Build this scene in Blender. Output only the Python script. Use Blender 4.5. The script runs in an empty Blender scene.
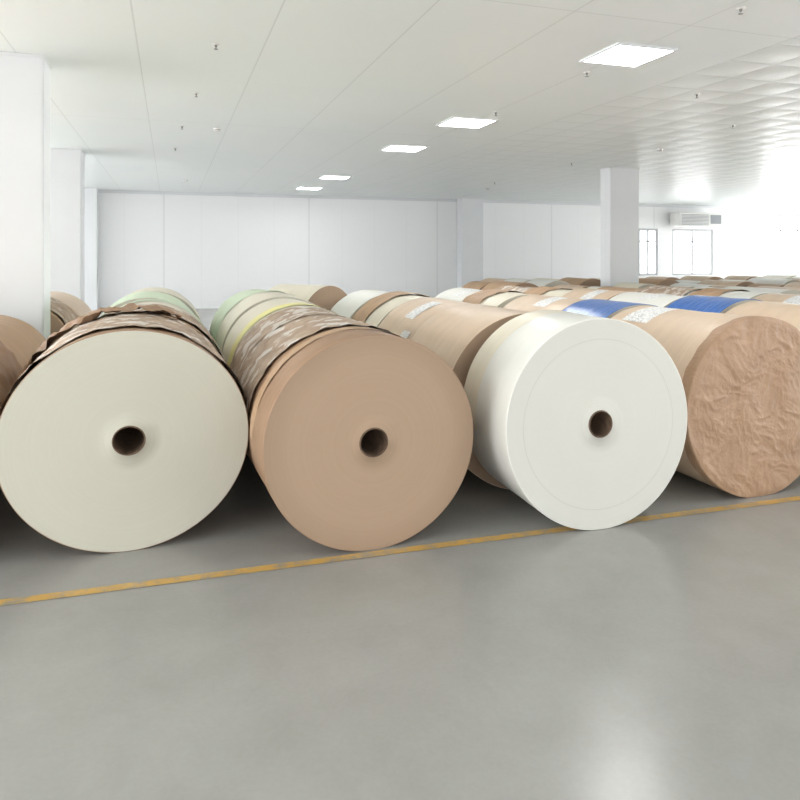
import bpy, bmesh, math, random
from mathutils import Vector, Matrix, noise
random.seed(7)
S = bpy.context.scene
S.view_settings.view_transform = 'Standard'
S.view_settings.look = 'None'
S.view_settings.exposure = 0.0

def lin(r, g, b):
    f = lambda c: (c/255/12.92) if c/255 <= 0.04045 else ((c/255+0.055)/1.055)**2.4
    return (f(r), f(g), f(b), 1)

# ------------------------------------------------------------- materials
class NT:
    def __init__(s, name):
        s.m = bpy.data.materials.new(name); s.m.use_nodes = True
        s.t = s.m.node_tree; s.b = s.t.nodes['Principled BSDF']
        s.tc = s.n('ShaderNodeTexCoord')
    def n(s, typ, **kw):
        nd = s.t.nodes.new(typ)
        for k, v in kw.items(): setattr(nd, k, v)
        return nd
    def l(s, a, b): s.t.links.new(a, b)
    def noise(s, scale, detail=4, rough=.55, vec=None, stretch=None, dist=0):
        nd = s.n('ShaderNodeTexNoise'); nd.inputs['Scale'].default_value = scale
        nd.inputs['Detail'].default_value = detail; nd.inputs['Roughness'].default_value = rough
        nd.inputs['Distortion'].default_value = dist
        src = vec or s.tc.outputs['Object']
        if stretch:
            mp = s.n('ShaderNodeMapping'); mp.inputs['Scale'].default_value = stretch
            s.l(src, mp.inputs['Vector']); src = mp.outputs['Vector']
        s.l(src, nd.inputs['Vector']); return nd.outputs['Fac']
    def ramp(s, fac, stops):
        r = s.n('ShaderNodeValToRGB'); cr = r.color_ramp
        while len(cr.elements) < len(stops): cr.elements.new(.5)
        for e, (p, c) in zip(cr.elements, stops): e.position = p; e.color = c
        s.l(fac, r.inputs['Fac']); return r.outputs['Color']
    def mix(s, fac, a, b, mode='MIX'):
        m = s.n('ShaderNodeMix', data_type='RGBA', blend_type=mode)
        for sock, v in ((m.inputs[0], fac), (m.inputs[6], a), (m.inputs[7], b)):
            if hasattr(v, 'links'): s.l(v, sock)
            else: sock.default_value = v
        return m.outputs[2]
    def math(s, op, a, b=None):
        m = s.n('ShaderNodeMath', operation=op)
        for i, v in enumerate((a, b)):
            if v is None: continue
            if hasattr(v, 'links'): s.l(v, m.inputs[i])
            else: m.inputs[i].default_value = v
        return m.outputs[0]
    def bump(s, h, strength=.3, dist=.01):
        b = s.n('ShaderNodeBump'); b.inputs['Strength'].default_value = strength
        b.inputs['Distance'].default_value = dist
        s.l(h, b.inputs['Height']); s.l(b.outputs['Normal'], s.b.inputs['Normal'])
    def base(s, c):
        if hasattr(c, 'links'): s.l(c, s.b.inputs['Base Color'])
        else: s.b.inputs['Base Color'].default_value = c
    def rough(s, r):
        if hasattr(r, 'links'): s.l(r, s.b.inputs['Roughness'])
        else: s.b.inputs['Roughness'].default_value = r

def sc(c, k): return (c[0]*k, c[1]*k, c[2]*k, 1)

def mat_side(name, col, rough=.55, var=.12, coat=0.0, wr=.25):
    t = NT(name)
    f = t.noise(2.2, 5, .6, stretch=(1, 3.5, 1))
    c = t.ramp(f, [(.3, sc(col, 1-var)), (.7, sc(col, 1+var*.4))])
    t.base(c); t.rough(rough)
    t.b.inputs['Coat Weight'].default_value = coat
    t.b.inputs['Coat Roughness'].default_value = .25
    h = t.noise(3.0, 4, .6, stretch=(1, 6, 1), dist=.6)
    t.bump(h, wr, .03)
    return t.m

def mat_face(name, col, var=.05, ring_r=None, rim=None):
    t = NT(name)
    sep = t.n('ShaderNodeSeparateXYZ'); t.l(t.tc.outputs['Object'], sep.inputs[0])
    r = t.math('SQRT', t.math('ADD', t.math('POWER', sep.outputs['X'], 2.0), t.math('POWER', sep.outputs['Z'], 2.0)))
    cmb = t.n('ShaderNodeCombineXYZ'); t.l(r, cmb.inputs['X'])
    rings = t.noise(45, 6, .75, vec=cmb.outputs[0])
    wide = t.noise(9, 2, .5, vec=cmb.outputs[0])
    c = t.ramp(rings, [(.3, sc(col, 1-var)), (.7, sc(col, 1+var*.4))])
    c = t.mix(t.math('MULTIPLY', wide, .16), c, sc(col, .8))
    cloud = t.noise(1.6, 4, .6, dist=.4)
    c = t.mix(t.math('MULTIPLY', cloud, .25), c, sc(col, .80))
    if rim:   # bruised, handled outer windings
        k = t.n('ShaderNodeMapRange'); k.inputs['From Min'].default_value = .50; k.inputs['From Max'].default_value = .66
        t.l(t.math('ADD', r, t.math('MULTIPLY', cloud, .06)), k.inputs['Value'])
        c = t.mix(t.math('MULTIPLY', k.outputs[0], .35), c, rim)
    for rr, st in ([(ring_r, .35)] if ring_r else []) + [(.135, .10)]:
        d = t.math('ABSOLUTE', t.math('SUBTRACT', r, rr))
        k = t.math('LESS_THAN', d, .0025)
        c = t.mix(t.math('MULTIPLY', k, st), c, sc(col, .6))
    t.base(c); t.rough(.75); t.bump(rings, .15, .004)
    return t.m

KR = lin(184, 153, 122); KRD = lin(158, 127, 101); TAN = lin(212, 188, 162)
WH = lin(228, 227, 220); CR = lin(226, 219, 200); GRN = lin(212, 226, 199); YEL = lin(230, 222, 148)
BLU = lin(46, 104, 182)
M = {}
M['kraft'] = mat_side('kraft_paper', KR)
M['kraftd'] = mat_side('kraft_wrapper_dark', KRD)
M['tan'] = mat_side('tan_paper', TAN, .45, .08, .2)
M['white'] = mat_side('white_paper', WH, .4, .04, .3, .12)
M['cream'] = mat_side('cream_paper', CR, .5, .06, .15)
M['green'] = mat_side('pale_green_paper', GRN, .5, .06)
M['yellow'] = mat_side('yellow_paper', YEL, .5, .08)
M['blue'] = mat_side('blue_plastic_wrap', BLU, .3, .15, .6, .5)
M['f_cream'] = mat_face('cream_paper_end', lin(200, 196, 181), .04)
M['f_kraft'] = mat_face('kraft_paper_end', lin(171, 145, 121), .07, None, lin(134, 110, 88))
M['f_white'] = mat_face('white_paper_end', lin(208, 206, 198), .02, .53)

t = NT('cardboard_core'); t.base(t.ramp(t.noise(30), [(.3, lin(84, 66, 52)), (.7, lin(110, 88, 70))])); t.rough(.9)
M['core'] = t.m  # core tone darkened to paint in the shade inside the hole
def mat_printed(name, base, dark):
    t = NT(name)
    f = t.noise(5, 5, .65, dist=.8)
    c = t.ramp(f, [(.3, dark), (.65, base)])
    mp = t.n('ShaderNodeMapping'); mp.inputs['Scale'].default_value = (1, 1.6, 1); mp.inputs['Rotation'].default_value = (0.3, .5, .5)
    t.l(t.tc.outputs['Object'], mp.inputs['Vector'])
    v = t.n('ShaderNodeTexVoronoi', distance='CHEBYCHEV'); v.inputs['Scale'].default_value = 6.0
    t.l(mp.outputs[0], v.inputs['Vector'])
    k = t.ramp(v.outputs['Distance'], [(.34, (1, 1, 1, 1)), (.38, (0, 0, 0, 1))])
    k2 = t.ramp(t.noise(3, 2), [(.42, (0, 0, 0, 1)), (.48, (1, 1, 1, 1))])
    kk = t.math('MULTIPLY', t.mix(1.0, k, k2, 'MULTIPLY'), .75)
    c = t.mix(kk, c, lin(222, 217, 210))
    t.base(c); t.rough(.6); t.bump(f, .5, .03); return t.m
M['printed'] = mat_printed('printed_wrapper', lin(186, 165, 144), lin(152, 128, 108))
t = NT('crumpled_kraft'); f = t.noise(4, 6, .65, dist=.5)
t.base(t.ramp(f, [(.3, lin(156, 124, 97)), (.7, lin(172, 140, 112))])); t.rough(.55); t.bump(t.noise(14, 6, .6, dist=1), .45, .02)
M['crumple'] = t.m
t = NT('paper_label'); t.base(t.ramp(t.noise(60, 1), [(.42, lin(195, 195, 195)), (.5, lin(232, 232, 230))])); t.rough(.5)
M['label'] = t.m
def mat_plain(name, col, rough=.5, var=.03):
    t = NT(name); t.base(t.ramp(t.noise(1.5), [(.3, sc(col, 1-var)), (.7, col)])); t.rough(rough); return t.m
M['paint'] = mat_plain('white_paint', lin(226, 228, 230), .55)
M['frame'] = mat_plain('window_frame_alu', lin(190, 193, 196), .4)
M['plastic'] = mat_plain('white_plastic', lin(225, 225, 222), .4)
M['metal'] = mat_plain('dark_metal', lin(130, 128, 124), .4)
M['grille'] = mat_plain('grille_dark', lin(140, 144, 148), .5)

def line_mask(t, coord, period, width, offset=0.0):
    a = t.math('ADD', coord, offset + 1000*period)
    m = t.math('MODULO', a, period)
    return t.math('LESS_THAN', m, width)
t = NT('wall_panel'); sep = t.n('ShaderNodeSeparateXYZ'); t.l(t.tc.outputs['Object'], sep.inputs[0])
k = line_mask(t, t.math('ADD', sep.outputs['X'], sep.outputs['Y']), 1.15, .02)
k5 = line_mask(t, t.math('ADD', sep.outputs['X'], sep.outputs['Y']), 4.6, .05)
c = t.mix(t.math('MULTIPLY', k, .10), lin(246, 247, 248), lin(190, 195, 198))
c = t.mix(t.math('MULTIPLY', k5, .3), c, lin(205, 208, 210))
t.base(c); t.rough(.45); M['wall'] = t.m
t = NT('ceiling_panel'); sep = t.n('ShaderNodeSeparateXYZ'); t.l(t.tc.outputs['Object'], sep.inputs[0])
kx = line_mask(t, sep.outputs['X'], 1.15, .014, .3)
ky = line_mask(t, sep.outputs['Y'], 6.0, .014, 1.0)
right = t.math('GREATER_THAN', sep.outputs['X'], 5.45)
ky2 = t.math('MULTIPLY', line_mask(t, sep.outputs['Y'], .575, .026), right)
kx2 = t.math('MULTIPLY', line_mask(t, sep.outputs['X'], .575, .020, .3), right)
kall = t.math('MAXIMUM', t.math('MAXIMUM', kx, ky), t.math('MAXIMUM', ky2, kx2))
cl = t.ramp(t.noise(.5, 3), [(.3, lin(241, 248, 247)), (.7, lin(246, 251, 250))])
c = t.mix(t.math('MULTIPLY', kall, .26), cl, lin(155, 161, 161))
t.base(c); t.rough(.33)
px_ = t.math('SINE', t.math('MULTIPLY', t.math('ADD', sep.outputs['X'], .3), math.pi/.575))
py_ = t.math('SINE', t.math('MULTIPLY', sep.outputs['Y'], math.pi/.575))
pil = t.math('MULTIPLY', t.math('ABSOLUTE', t.math('MULTIPLY', px_, py_)), right)
h = t.math('ADD', t.math('MULTIPLY', pil, 1.2), t.math('MULTIPLY', t.noise(.9, 2), .3))
t.bump(h, .38, .02); M['ceil'] = t.m
# polished concrete: soft cloudy variation only
t = NT('polished_concrete')
mp = t.n('ShaderNodeMapping'); mp.inputs['Location'].default_value = (3.3, 1.7, 5.37); t.l(t.tc.outputs['Object'], mp.inputs['Vector'])
V = mp.outputs['Vector']
f1 = t.noise(.5, 3, .5, vec=V); f2 = t.noise(2.6, 6, .6, vec=V, dist=.3); f3 = t.noise(55, 2, .5, vec=V)
c = t.ramp(f1, [(.2, lin(143, 141, 137)), (.8, lin(158, 157, 153))])
c = t.mix(.30, c, t.ramp(f2, [(.2, lin(128, 126, 122)), (.8, lin(172, 171, 167))]))
c = t.mix(.08, c, t.ramp(f3, [(.2, lin(122, 120, 116)), (.8, lin(174, 173, 169))]))
t.base(c); t.rough(.24)
M['floor'] = t.m
t = NT('yellow_floor_paint')
w = t.ramp(t.noise(9, 6, .75), [(.38, lin(150, 142, 124)), (.54, lin(198, 158, 84))]); t.base(w); t.rough(.45)
M['yline'] = t.m
t = NT('led_panel'); t.b.inputs['Emission Color'].default_value = (1, 1, 1, 1); t.b.inputs['Emission Strength'].default_value = 26
M['led'] = t.m

# ------------------------------------------------------------- helpers
def obj_from_bm(bm, name, mats, smooth=True, loc=(0, 0, 0), rot=(0, 0, 0), parent=None):
    me = bpy.data.meshes.new(name); bm.to_mesh(me); bm.free()
    for m in mats: me.materials.append(m)
    if smooth:
        for p in me.polygons: p.use_smooth = True
    o = bpy.data.objects.new(name, me); S.collection.objects.link(o)
    o.location = loc; o.rotation_euler = rot
    if parent: o.parent = parent
    return o

def add_box(bm, x0, x1, y0, y1, z0, z1, mi=0, bevel=0):
    r = bmesh.ops.create_cube(bm, size=1)
    for v in r['verts']:
        v.co = Vector(((x0+x1)/2 + v.co.x*(x1-x0), (y0+y1)/2 + v.co.y*(y1-y0), (z0+z1)/2 + v.co.z*(z1-z0)))
    fs = set(f for v in r['verts'] for f in v.link_faces)
    for f in fs: f.material_index = mi
    if bevel:
        es = list(set(e for f in fs for e in f.edges))
        b = bmesh.ops.bevel(bm, geom=es, offset=bevel, segments=2, affect='EDGES')
        for f in b['faces']: f.material_index = mi

def lathe(bm, profile, seg, sx=1.0, wob=None, mtx=None):
    rings = []
    for (r, y, m) in profile:
        ring = []
        for i in range(seg):
            a = 2*math.pi*i/seg
            rr, yy = r, y
            if wob: rr, yy = wob(r, y, a)
            co = Vector((rr*math.cos(a)*sx, yy, rr*math.sin(a)))
            if mtx: co = mtx @ co
            ring.append(bm.verts.new(co))
        rings.append(ring)
    for j in range(len(rings)-1):
        for i in range(seg):
            f = bm.faces.new((rings[j][i], rings[j][(i+1) % seg], rings[j+1][(i+1) % seg], rings[j+1][i]))
            f.material_index = profile[j][2]
            f.smooth = True

def roll_profile(R, L, rc=.078, nside=8):
    p = []
    n = 6
    p.append((.004, L*.7, 2)); p.append((rc, L*.7, 2)); p.append((rc, .004, 2)); p.append((rc, -.004, 2)); p.append((rc+.002, -.005, 2))
    p.append((rc+.006, -.005, 2)); p.append((rc+.008, .003, 1))
    for i in range(1, n): p.append((rc+.008+(R-.006-rc-.008)*i/n, 0, 1))
    p.append((R-.006, 0, 1)); p.append((R-.005, .0, 0)); p.append((R-.001, .002, 0)); p.append((R, .006, 0))
    for i in range(1, nside): p.append((R, .006+(L-.012)*i/nside, 0))
    p.append((R, L-.006, 0)); p.append((R-.001, L-.002, 0)); p.append((R-.006, L, 1))
    p.append((rc+.007, L, 2)); p.append((rc, L*.98, 2)); p.append((rc, L*.72, 2)); p.append((.004, L*.72, 2))
    return p

def make_roll(name, D, L, X, Y, yaw, side, face, seg=128, sx=1.0, wobble=.002, seed=0, rc=.078):
    R = D/2
    bm = bmesh.new()
    def wob(r, y, a):
        if r > R*.9 and y > .01:
            n = noise.noise(Vector((math.cos(a)*2.5+seed*9.1, y*5, math.sin(a)*2.5)))
            r = r + wobble*n*2
        z = r*math.sin(a)
        if z < -R+.003: r = (R-.003)/abs(math.sin(a))
        return r, y
    lathe(bm, roll_profile(R, L, rc), seg, sx, wob)
    bmesh.ops.recalc_face_normals(bm, faces=bm.faces)
    return obj_from_bm(bm, name, [M[side], M[face], M['core']], True, (X, Y, R-.003), (0, 0, math.radians(yaw)))

def wrapper(parent, name, R, y0, y1, a0, a1, mat, amp=.012, seed=0, ragged=.05, sx=1.0, nu=90, nv=50, lift=.008):
    """loose crumpled paper sheet lying over the roll"""
    bm = bmesh.new(); g = []
    for j in range(nv+1):
        row = []
        for i in range(nu+1):
            u = i/nu; v = j/nv
            a = a0+(a1-a0)*u
            e0 = y0 + ragged*noise.noise(Vector((a*4, seed, 0))) ; e1 = y1 + ragged*noise.noise(Vector((a*4, seed+5, 0)))
            y = e0+(e1-e0)*v
            p = Vector((math.cos(a)*4, y*6, math.sin(a)*4+seed))
            n = 1-abs(noise.noise(p))*2.2
            n2 = 1-abs(noise.noise(p*2.3))*2
            r = R+lift+amp*(max(n, -.3)+.5*max(n2, -.3))
            row.append(bm.verts.new((r*math.cos(a)*sx, y, r*math.sin(a))))
        g.append(row)
    for j in range(nv):
        for i in range(nu):
            bm.faces.new((g[j][i], g[j][i+1], g[j+1][i+1], g[j+1][i]))
    return obj_from_bm(bm, name, [M[mat]], True, parent=parent)

def label(parent, R, y0, y1, a0, a1, mat='label', name='label', lift=.004, sx=1.0):
    bm = bmesh.new(); n = 40 if abs(a1-a0) > 1 else 12; g = []
    for y in (y0, y1):
        g.append([bm.verts.new(((R+lift)*math.cos(a0+(a1-a0)*i/n)*sx, y, (R+lift)*math.sin(a0+(a1-a0)*i/n))) for i in range(n+1)])
    for i in range(n): bm.faces.new((g[0][i], g[0][i+1], g[1][i+1], g[1][i]))
    return obj_from_bm(bm, name, [M[mat]], True, parent=parent)

# ------------------------------------------------------------- room shell
XL, XR, YF, YB, HC = -8.0, 27.0, -7.0, 23.2, 3.71
bm = bmesh.new(); add_box(bm, XL, XR, YF, YB, -.2, 0); obj_from_bm(bm, 'floor', [M['floor']], False)
bm = bmesh.new(); add_box(bm, XL, XR, YF, YB, HC, HC+.2); obj_from_bm(bm, 'ceiling', [M['ceil']], False)

def wall(name, axis, lo, hi, pos, th, openings):
    bm = bmesh.new()
    def bx(a0, a1, z0, z1):
        if a1-a0 < 1e-4 or z1-z0 < 1e-4: return
        if axis == 'x': add_box(bm, a0, a1, pos, pos+th, z0, z1)
        else: add_box(bm, pos, pos+th, a0, a1, z0, z1)
    cur = lo
    for (a0, a1, z0, z1) in sorted(openings):
        bx(cur, a0, 0, HC); bx(a0, a1, 0, z0); bx(a0, a1, z1, HC); cur = a1
    bx(cur, hi, 0, HC)
    obj_from_bm(bm, name, [M['wall']], False)
WN = [0]
def window(axis, a0, a1, z0, z1, pos, th, n, w=.05):
    WN[0] += 1; bm = bmesh.new()
    def bx(p0, p1, q0, q1):
        if axis == 'x': add_box(bm, p0, p1, pos+th*.1, pos+th*.5, q0, q1)
        else: add_box(bm, pos+th*.3, pos+th*.6, p0, p1, q0, q1)
    bx(a0, a1, z0, z0+w); bx(a0, a1, z1-w, z1)
    for i in range(n+1):
        x = a0+(a1-a0-w)*i/n; bx(x, x+w, z0+w, z1-w)
    zm = z0+(z1-z0)*.72; bx(a0+w, a1-w, zm, zm+.04)
    obj_from_bm(bm, 'window_%d' % WN[0], [M['frame']], False)
ob = [(17.5, 18.4, .9, 2.75), (19.1, 21.1, .9, 2.75), (23.7, 26.6, .9, 3.45)]
wall('wall_back', 'x', XL, XR, YB, .2, ob)
for a in ob: window('x', *a, YB, .2, 2 if a[1]-a[0] < 2.5 else 3, .08)
ys = (-6, -1.9, 2.2, 6.3, 10.4, 14.5, 18.6)
orr = [(i, i+3.7, .3, 3.55) for i in ys]
wall('wall_right', 'y', YF, YB, XR, .2, orr)
for a in orr: window('y', *a, XR, .2, 3)
wall('wall_left', 'y', YF, YB, XL-.2, .2, orr)
for a in orr: window('y', *a, XL-.2, .2, 3)  # unseen left openings, added to bring daylight onto the ceiling

def column(X0, X1, Y0, Y1):
    bm = bmesh.new(); add_box(bm, X0, X1, Y0, Y1, 0, HC, 0, .012)
    add_box(bm, X0-.01, X1+.01, Y0-.01, Y1+.01, HC-.03, HC-.001, 0, .004)
    add_box(bm, X0-.015, X1+.015, Y0-.015, Y1+.015, 0.001, .12, 0, .004)
    obj_from_bm(bm, 'column', [M['paint']], False)
cols = [(-1.98, -1.2, 7.76, 8.2), (-2.37, -1.6, 14.5, 15.1), (-2.9, -2.07, 22.7, 23.18), (9.5, 10.27, 13.6, 14.0), (9.76, 10.6, 22.75, 23.18)]
for c in cols: column(*c)
bm = bmesh.new(); add_box(bm, XL, XR, YB-.05, YB-.001, HC-.1, HC-.002); obj_from_bm(bm, 'trim_1', [M['paint']], False)

bm = bmesh.new(); n = 40; a = []
for i in range(n+1):
    x = -7.9+(34.5)*i/n; y = 3.865-.017*x
    a.append((bm.verts.new((x, y-.034, .003)), bm.verts.new((x, y+.034, .003))))
for i in range(n): bm.faces.new((a[i][0], a[i+1][0], a[i+1][1], a[i][1]))
obj_from_bm(bm, 'floor_marking_line', [M['yline']], False)

def led(X, Y, s=1.0):
    bm = bmesh.new(); hx, hy = .33*s, .32*s
    add_box(bm, X-hx, X+hx, Y-hy, Y+hy, HC-.012, HC-.003, 0)
    for (x0, x1, y0, y1) in ((X-hx-.03, X-hx, Y-hy-.03, Y+hy+.03), (X+hx, X+hx+.03, Y-hy-.03, Y+hy+.03), (X-hx, X+hx, Y-hy-.03, Y-hy), (X-hx, X+hx, Y+hy, Y+hy+.03)):
        add_box(bm, x0, x1, y0, y1, HC-.02, HC-.001, 1)
    obj_from_bm(bm, 'led_ceiling_panel', [M['led'], M['paint']], False)
led(4.34, 5.93, .94)
for p in ((4.245, 9.69), (4.156, 12.4), (4.02, 17.57), (3.946, 20.7), (4.35, 2.4), (4.35, -1.2)):  # last two panels are unseen, added for extra light at the near end
    led(*p)
for Y in (2, 6, 10, 14, 18, 21): led(-5.0, Y)  # unseen panel row, added to brighten the rear rolls and ceiling
T0 = Matrix(((1, 0, 0, 0), (0, 0, 1, 0), (0, 1, 0, 0), (0, 0, 0, 1)))
def sprinkler(X, Y):
    bm = bmesh.new()
    lathe(bm, [(.001, -.001, 0), (.035, -.001, 0), (.035, -.006, 0), (.014, -.010, 1), (.010, -.03, 1), (.005, -.032, 1), (.005, -.045, 1), (.02, -.047, 1), (.02, -.05, 1), (.001, -.051, 1)], 16,
          mtx=Matrix.Translation((X, Y, HC)) @ T0)
    obj_from_bm(bm, 'sprinkler_head', [M['plastic'], M['metal']])
def detector(X, Y):
    bm = bmesh.new()
    lathe(bm, [(.001, -.001, 0), (.06, -.001, 0), (.06, -.02, 0), (.05, -.03, 1), (.05, -.04, 0), (.03, -.055, 0), (.001, -.056, 0)], 24,
          mtx=Matrix.Translation((X, Y, HC)) @ T0)
    obj_from_bm(bm, 'smoke_detector', [M['plastic'], M['metal']])
for p in ((.415, 6.85), (.31, 8.99), (.18, 11.36), (.096, 13.76), (4.39, 4.52), (8.23, 8.63), (4.33, 8.88), (4.33, 6.63), (8.3, 13.3), (6.22, 7.11), (8.5, 17.5)): sprinkler(*p)
for p in ((.71, 11.37), (.40, 19.5), (8.77, 11.0), (9.0, 19.)): detector(*p)
bm = bmesh.new()
add_box(bm, 18.9, 21.0, 22.55, 23.15, 2.85, 3.4, 0, .03)
for i in range(8): add_box(bm, 19.0, 20.3, 22.53, 22.56, 2.9+i*.055, 2.92+i*.055, 1)
add_box(bm, 20.4, 20.9, 22.53, 22.56, 2.95, 3.3, 1)
obj_from_bm(bm, 'air_conditioner', [M['plastic'], M['grille']], False)

# ------------------------------------------------------------- front rolls
pi = math.pi
r1 = make_roll('paper_roll', 1.28, 1.2, -.225, 4.33, 2, 'kraftd', 'f_cream', 160, 1.07, .004, 1)
wrapper(r1, 'printed_wrapper', .64, .10, 1.16, -.1*pi, 1.05*pi, 'printed', .012, 3, .06, 1.07)
wrapper(r1, 'torn_flap', .655, .9, 1.3, .35*pi, .95*pi, 'kraftd', .035, 8, .12, 1.07, 70, 26)
r2 = make_roll('paper_roll', 1.25, 1.25, 1.125, 3.905, 2.5, 'kraftd', 'f_kraft', 160, 1.03, .004, 2)
wrapper(r2, 'printed_wrapper', .625, .50, 1.22, -.05*pi, 1.05*pi, 'printed', .010, 5, .03, 1.03)
wrapper(r2, 'wrapper_band', .625, .30, .42, .0*pi, 1.0*pi, 'kraft', .003, 12, .01, 1.03, 60, 6, .004)
r3 = make_roll('paper_roll', 1.318, .70, 2.55, 3.753, -1.5, 'white', 'f_white', 160, .98, .001, 3)
label(r3, .659, .45, .692, .2*pi, 1.05*pi, 'cream', 'wrap_band', .003, .98)
r4 = make_roll('paper_roll', 1.27, 1.2, 3.98, 3.93, 3, 'tan', 'crumple', 160, 1.04, .004, 4)
def cap(parent, R, seed=0, sx=1.0):
    bm = bmesh.new(); nr, ns = 110, 320; rings = []
    c0 = bm.verts.new((0, -.02, 0))
    for j in range(1, nr+1):
        rr = R*1.008*j/(nr-6) if j <= nr-6 else R*1.008
        ring = []
        for i in range(ns):
            a = 2*pi*i/ns
            r_ = rr*(1+.004*noise.noise(Vector((math.cos(a)*6, math.sin(a)*6, seed))))
            x, z = r_*math.cos(a), r_*math.sin(a)
            p = Vector((x*4.2, z*4.2, seed)); q = p + Vector((noise.noise(p*.9), noise.noise(p*.9+Vector((7, 0, 0))), 0))*.5
            h = noise.noise(q*.8)*.016 + (1-abs(noise.noise(q*1.7))*2.6)*.0050 + (1-abs(noise.noise(q*3.7+Vector((0, 0, 4))))*2.4)*.0038 + (1-abs(noise.noise(q*7.5))*2)*.0022
            edge = min(1, max(0, (1-rr/(R*1.008)))*14+.15)
            h += .004*math.sin(a*38+3*noise.noise(p))*max(0, rr/R-.6)
            y = -.014 - max(h, -.012)*edge
            if j > nr-6: y = .0+(j-(nr-6))*.012 + (.02*noise.noise(Vector((a*5, 3, 1))) if j == nr else 0)
            if z < -R+.004: z = -R+.004
            ring.append(bm.verts.new((x*sx, y, z)))
        rings.append(ring)
    for i in range(ns): bm.faces.new((c0, rings[0][(i+1) % ns], rings[0][i]))
    for j in range(nr-1):
        for i in range(ns): bm.faces.new((rings[j][i], rings[j][(i+1) % ns], rings[j+1][(i+1) % ns], rings[j+1][i]))
    bmesh.ops.recalc_face_normals(bm, faces=bm.faces)
    obj_from_bm(bm, 'crumpled_end_wrap', [M['crumple']], True, parent=parent)
cap(r4, .635, 2, 1.04)
label(r4, .635, .75, 1.05, .5*pi, .68*pi, sx=1.04)
r0 = make_roll('paper_roll', 1.25, 1.5, -1.62, 4.3, 0, 'kraft', 'f_kraft', 128, 1.0, .004, 5)
wrapper(r0, 'wrapper', .625, .3, 1.45, -.1*pi, 1.0*pi, 'kraftd', .012, 15, .04)

# ------------------------------------------------------------- rolls behind, near rows
def row(X, Y, items, jitter=.03):
    for (D, L, side, *rest) in items:
        face = 'f_kraft' if side in ('kraft', 'kraftd', 'printed', 'tan') else 'f_cream'
        x = X+random.uniform(-jitter, jitter)
        o = make_roll('paper_roll', D, L, x, Y, random.uniform(-1.2, 1.2), side, face, 72, 1.0, .003, random.random()*50)
        if 'label' in rest: 
            a = random.uniform(.45, .6)*pi; label(o, D/2, L*.3, L*.3+.25, a, a+.5)
            label(o, D/2, L*.1, L*.1+.2, a+.7, a+1.0)
        if 'band' in rest: label(o, D/2, L*.05, L*.3, 0, pi, 'yellow', 'band', .006)
        if 'gband' in rest: label(o, D/2, L*.75, L*.97, 0, pi, 'green', 'band', .006)
        if 'wrap' in rest: wrapper(o, 'wrapper', D/2, .05, L-.05, -.1*pi, 1.1*pi, 'printed', .012, random.random()*40, .04, 1, 60, 26)
        if 'kwrap' in rest: wrapper(o, 'wrapper', D/2, L*.45, L-.04, -.1*pi, 1.1*pi, 'kraft', .010, random.random()*40, .04, 1, 60, 20)
        Y += L+random.uniform(.03, .1)
row(-1.62, 5.88, [(1.2, .8, 'kraft'), (1.15, .8, 'kraft')])
row(-1.6, 8.5, [(1.22, 1.1, 'kraft', 'wrap'), (1.2, 1.2, 'tan')])
row(-.22, 5.62, [(1.27, .9, 'kraft', 'wrap'), (1.25, 1.2, 'cream', 'gband'), (1.27, 1.3, 'green'), (1.27, 1.1, 'cream')])
row(1.12, 5.24, [(1.24, .9, 'kraft', 'wrap'), (1.26, 1.1, 'cream', 'band'), (1.28, 1.3, 'cream', 'gband'), (1.24, 1.1, 'green')])
row(2.50, 4.56, [(1.29, 1.05, 'tan'), (1.28, 1.1, 'tan', 'label'), (1.27, 1.0, 'cream', 'kwrap'), (1.26, 1.0, 'white')])
row(3.95, 5.22, [(1.28, .75, 'blue'), (1.26, 1.1, 'tan', 'label'), (1.26, 1.0, 'cream', 'kwrap'), (1.24, 1.1, 'white', 'label')])
row(5.38, 4.05, [(1.27, 1.3, 'tan'), (1.28, .75, 'blue'), (1.26, 1.0, 'white', 'label'), (1.26, 1.0, 'tan', 'label'), (1.22, 1.1, 'cream', 'kwrap'), (1.18, 1.1, 'tan', 'wrap')])
row(6.80, 4.15, [(1.27, 1.3, 'kraft'), (1.26, 1.0, 'tan', 'label'), (1.26, 1.0, 'white', 'kwrap'), (1.24, 1.1, 'white', 'wrap'), (1.2, 1.1, 'kraft')])
o = make_roll('paper_roll', 1.28, .9, 2.15, 9.75, 38, 'cream', 'f_kraft', 96, 1, .003, 77)
row(-3.05, 4.3, [(1.2, 1.3, 'kraft'), (1.2, 1.3, 'tan'), (1.2, 1.2, 'kraft'), (1.2, 1.2, 'kraftd'), (1.2, 1.2, 'kraft')])

# ------------------------------------------------------------- distant stock (one mass)
bm = bmesh.new()
keys = ['kraft', 'tan', 'cream', 'white', 'kraftd', 'printed', 'f_kraft', 'f_cream', 'core']
def far_roll(X, Y, D, L, side):
    R = D/2; fi = 6 if side in ('kraft', 'tan', 'kraftd', 'printed') else 7
    prof = [(r, y, (keys.index(side) if m == 0 else (fi if m == 1 else 8))) for (r, y, m) in roll_profile(R, L, nside=3)]
    T = Matrix.Translation((X, Y, R)) @ Matrix.Rotation(math.radians(random.uniform(-2, 2)), 4, 'Z')
    lathe(bm, prof, 48, 1.0, None, T)
def blocked(X, Y, L):
    for (a, b, c, d) in cols:
        if X+.72 > a and X-.72 < b and Y+L+.1 > c and Y-.1 < d: return True
    return False
def stock(X, Y, Yend, choose):
    while Y < Yend:
        L = random.uniform(.8, 1.25)
        D = random.uniform(1.12, 1.24) if Y < 9 else random.uniform(1.06, 1.15)
        if not blocked(X, Y, L): far_roll(X+random.uniform(-.03, .03), Y, D, L, random.choice(choose))
        Y += L+random.uniform(.05, .25)
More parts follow.
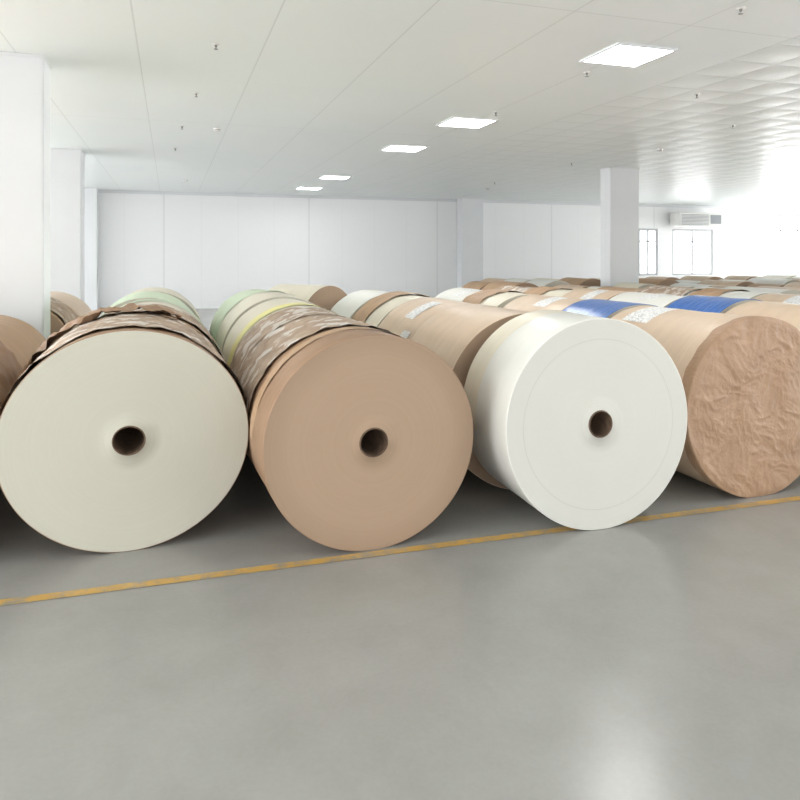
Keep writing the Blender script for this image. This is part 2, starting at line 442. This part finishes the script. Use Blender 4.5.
mixw = ['kraft', 'tan', 'cream', 'white', 'tan', 'kraft', 'cream', 'white', 'white', 'tan']
stock(6.80, 10.1, 14.0, ['kraft', 'tan', 'kraftd'])
X = 8.2
while X < 25.5:
    stock(X, 4.2+random.uniform(-.1, .2), 16, mixw); X += 1.42
X = -4.45
while X > -7: stock(X, 4.3, 11, ['kraft', 'tan']); X -= 1.4
obj_from_bm(bm, 'paper_roll_stock', [M[k] for k in keys], True)

# ------------------------------------------------------------- light: hazy daylight, brightest towards the right-hand glazing
w = bpy.data.worlds.new('World'); S.world = w; w.use_nodes = True
nt = w.node_tree; bg = nt.nodes['Background']; bg.inputs[0].default_value = (.985, .992, 1, 1)
tc = nt.nodes.new('ShaderNodeTexCoord'); sp = nt.nodes.new('ShaderNodeSeparateXYZ'); nt.links.new(tc.outputs['Generated'], sp.inputs[0])
def mrange(src, a, b, c, d):
    mr = nt.nodes.new('ShaderNodeMapRange'); mr.interpolation_type = 'SMOOTHSTEP'
    for nme, v in (('From Min', a), ('From Max', b), ('To Min', c), ('To Max', d)): mr.inputs[nme].default_value = v
    nt.links.new(src, mr.inputs['Value']); return mr.outputs[0]
def mth(op, a, b):
    m = nt.nodes.new('ShaderNodeMath'); m.operation = op
    for i, v in enumerate((a, b)):
        if hasattr(v, 'links'): nt.links.new(v, m.inputs[i])
        else: m.inputs[i].default_value = v
    return m.outputs[0]
rgt = mrange(sp.outputs['X'], .35, .8, 0, 17.5)
lft = mrange(sp.outputs['X'], -.35, -.8, 0, 9.5)
side = mth('ADD', rgt, lft)
side = mth('MULTIPLY', side, mrange(sp.outputs['Y'], -.75, -.2, 0, 1))
backk = mrange(sp.outputs['Y'], .55, .8, 1, .14)
val = mth('ADD', mth('MULTIPLY', side, backk), 2.2)
nt.links.new(val, bg.inputs[1])

cam = bpy.data.cameras.new('Camera'); co = bpy.data.objects.new('Camera', cam); S.collection.objects.link(co)
co.location = (0, 0, 1.71); co.rotation_euler = (math.radians(90), 0, math.radians(-18.2))
cam.sensor_width = 36; cam.lens = 31.5; cam.shift_y = -145/800; cam.clip_end = 200
S.camera = co
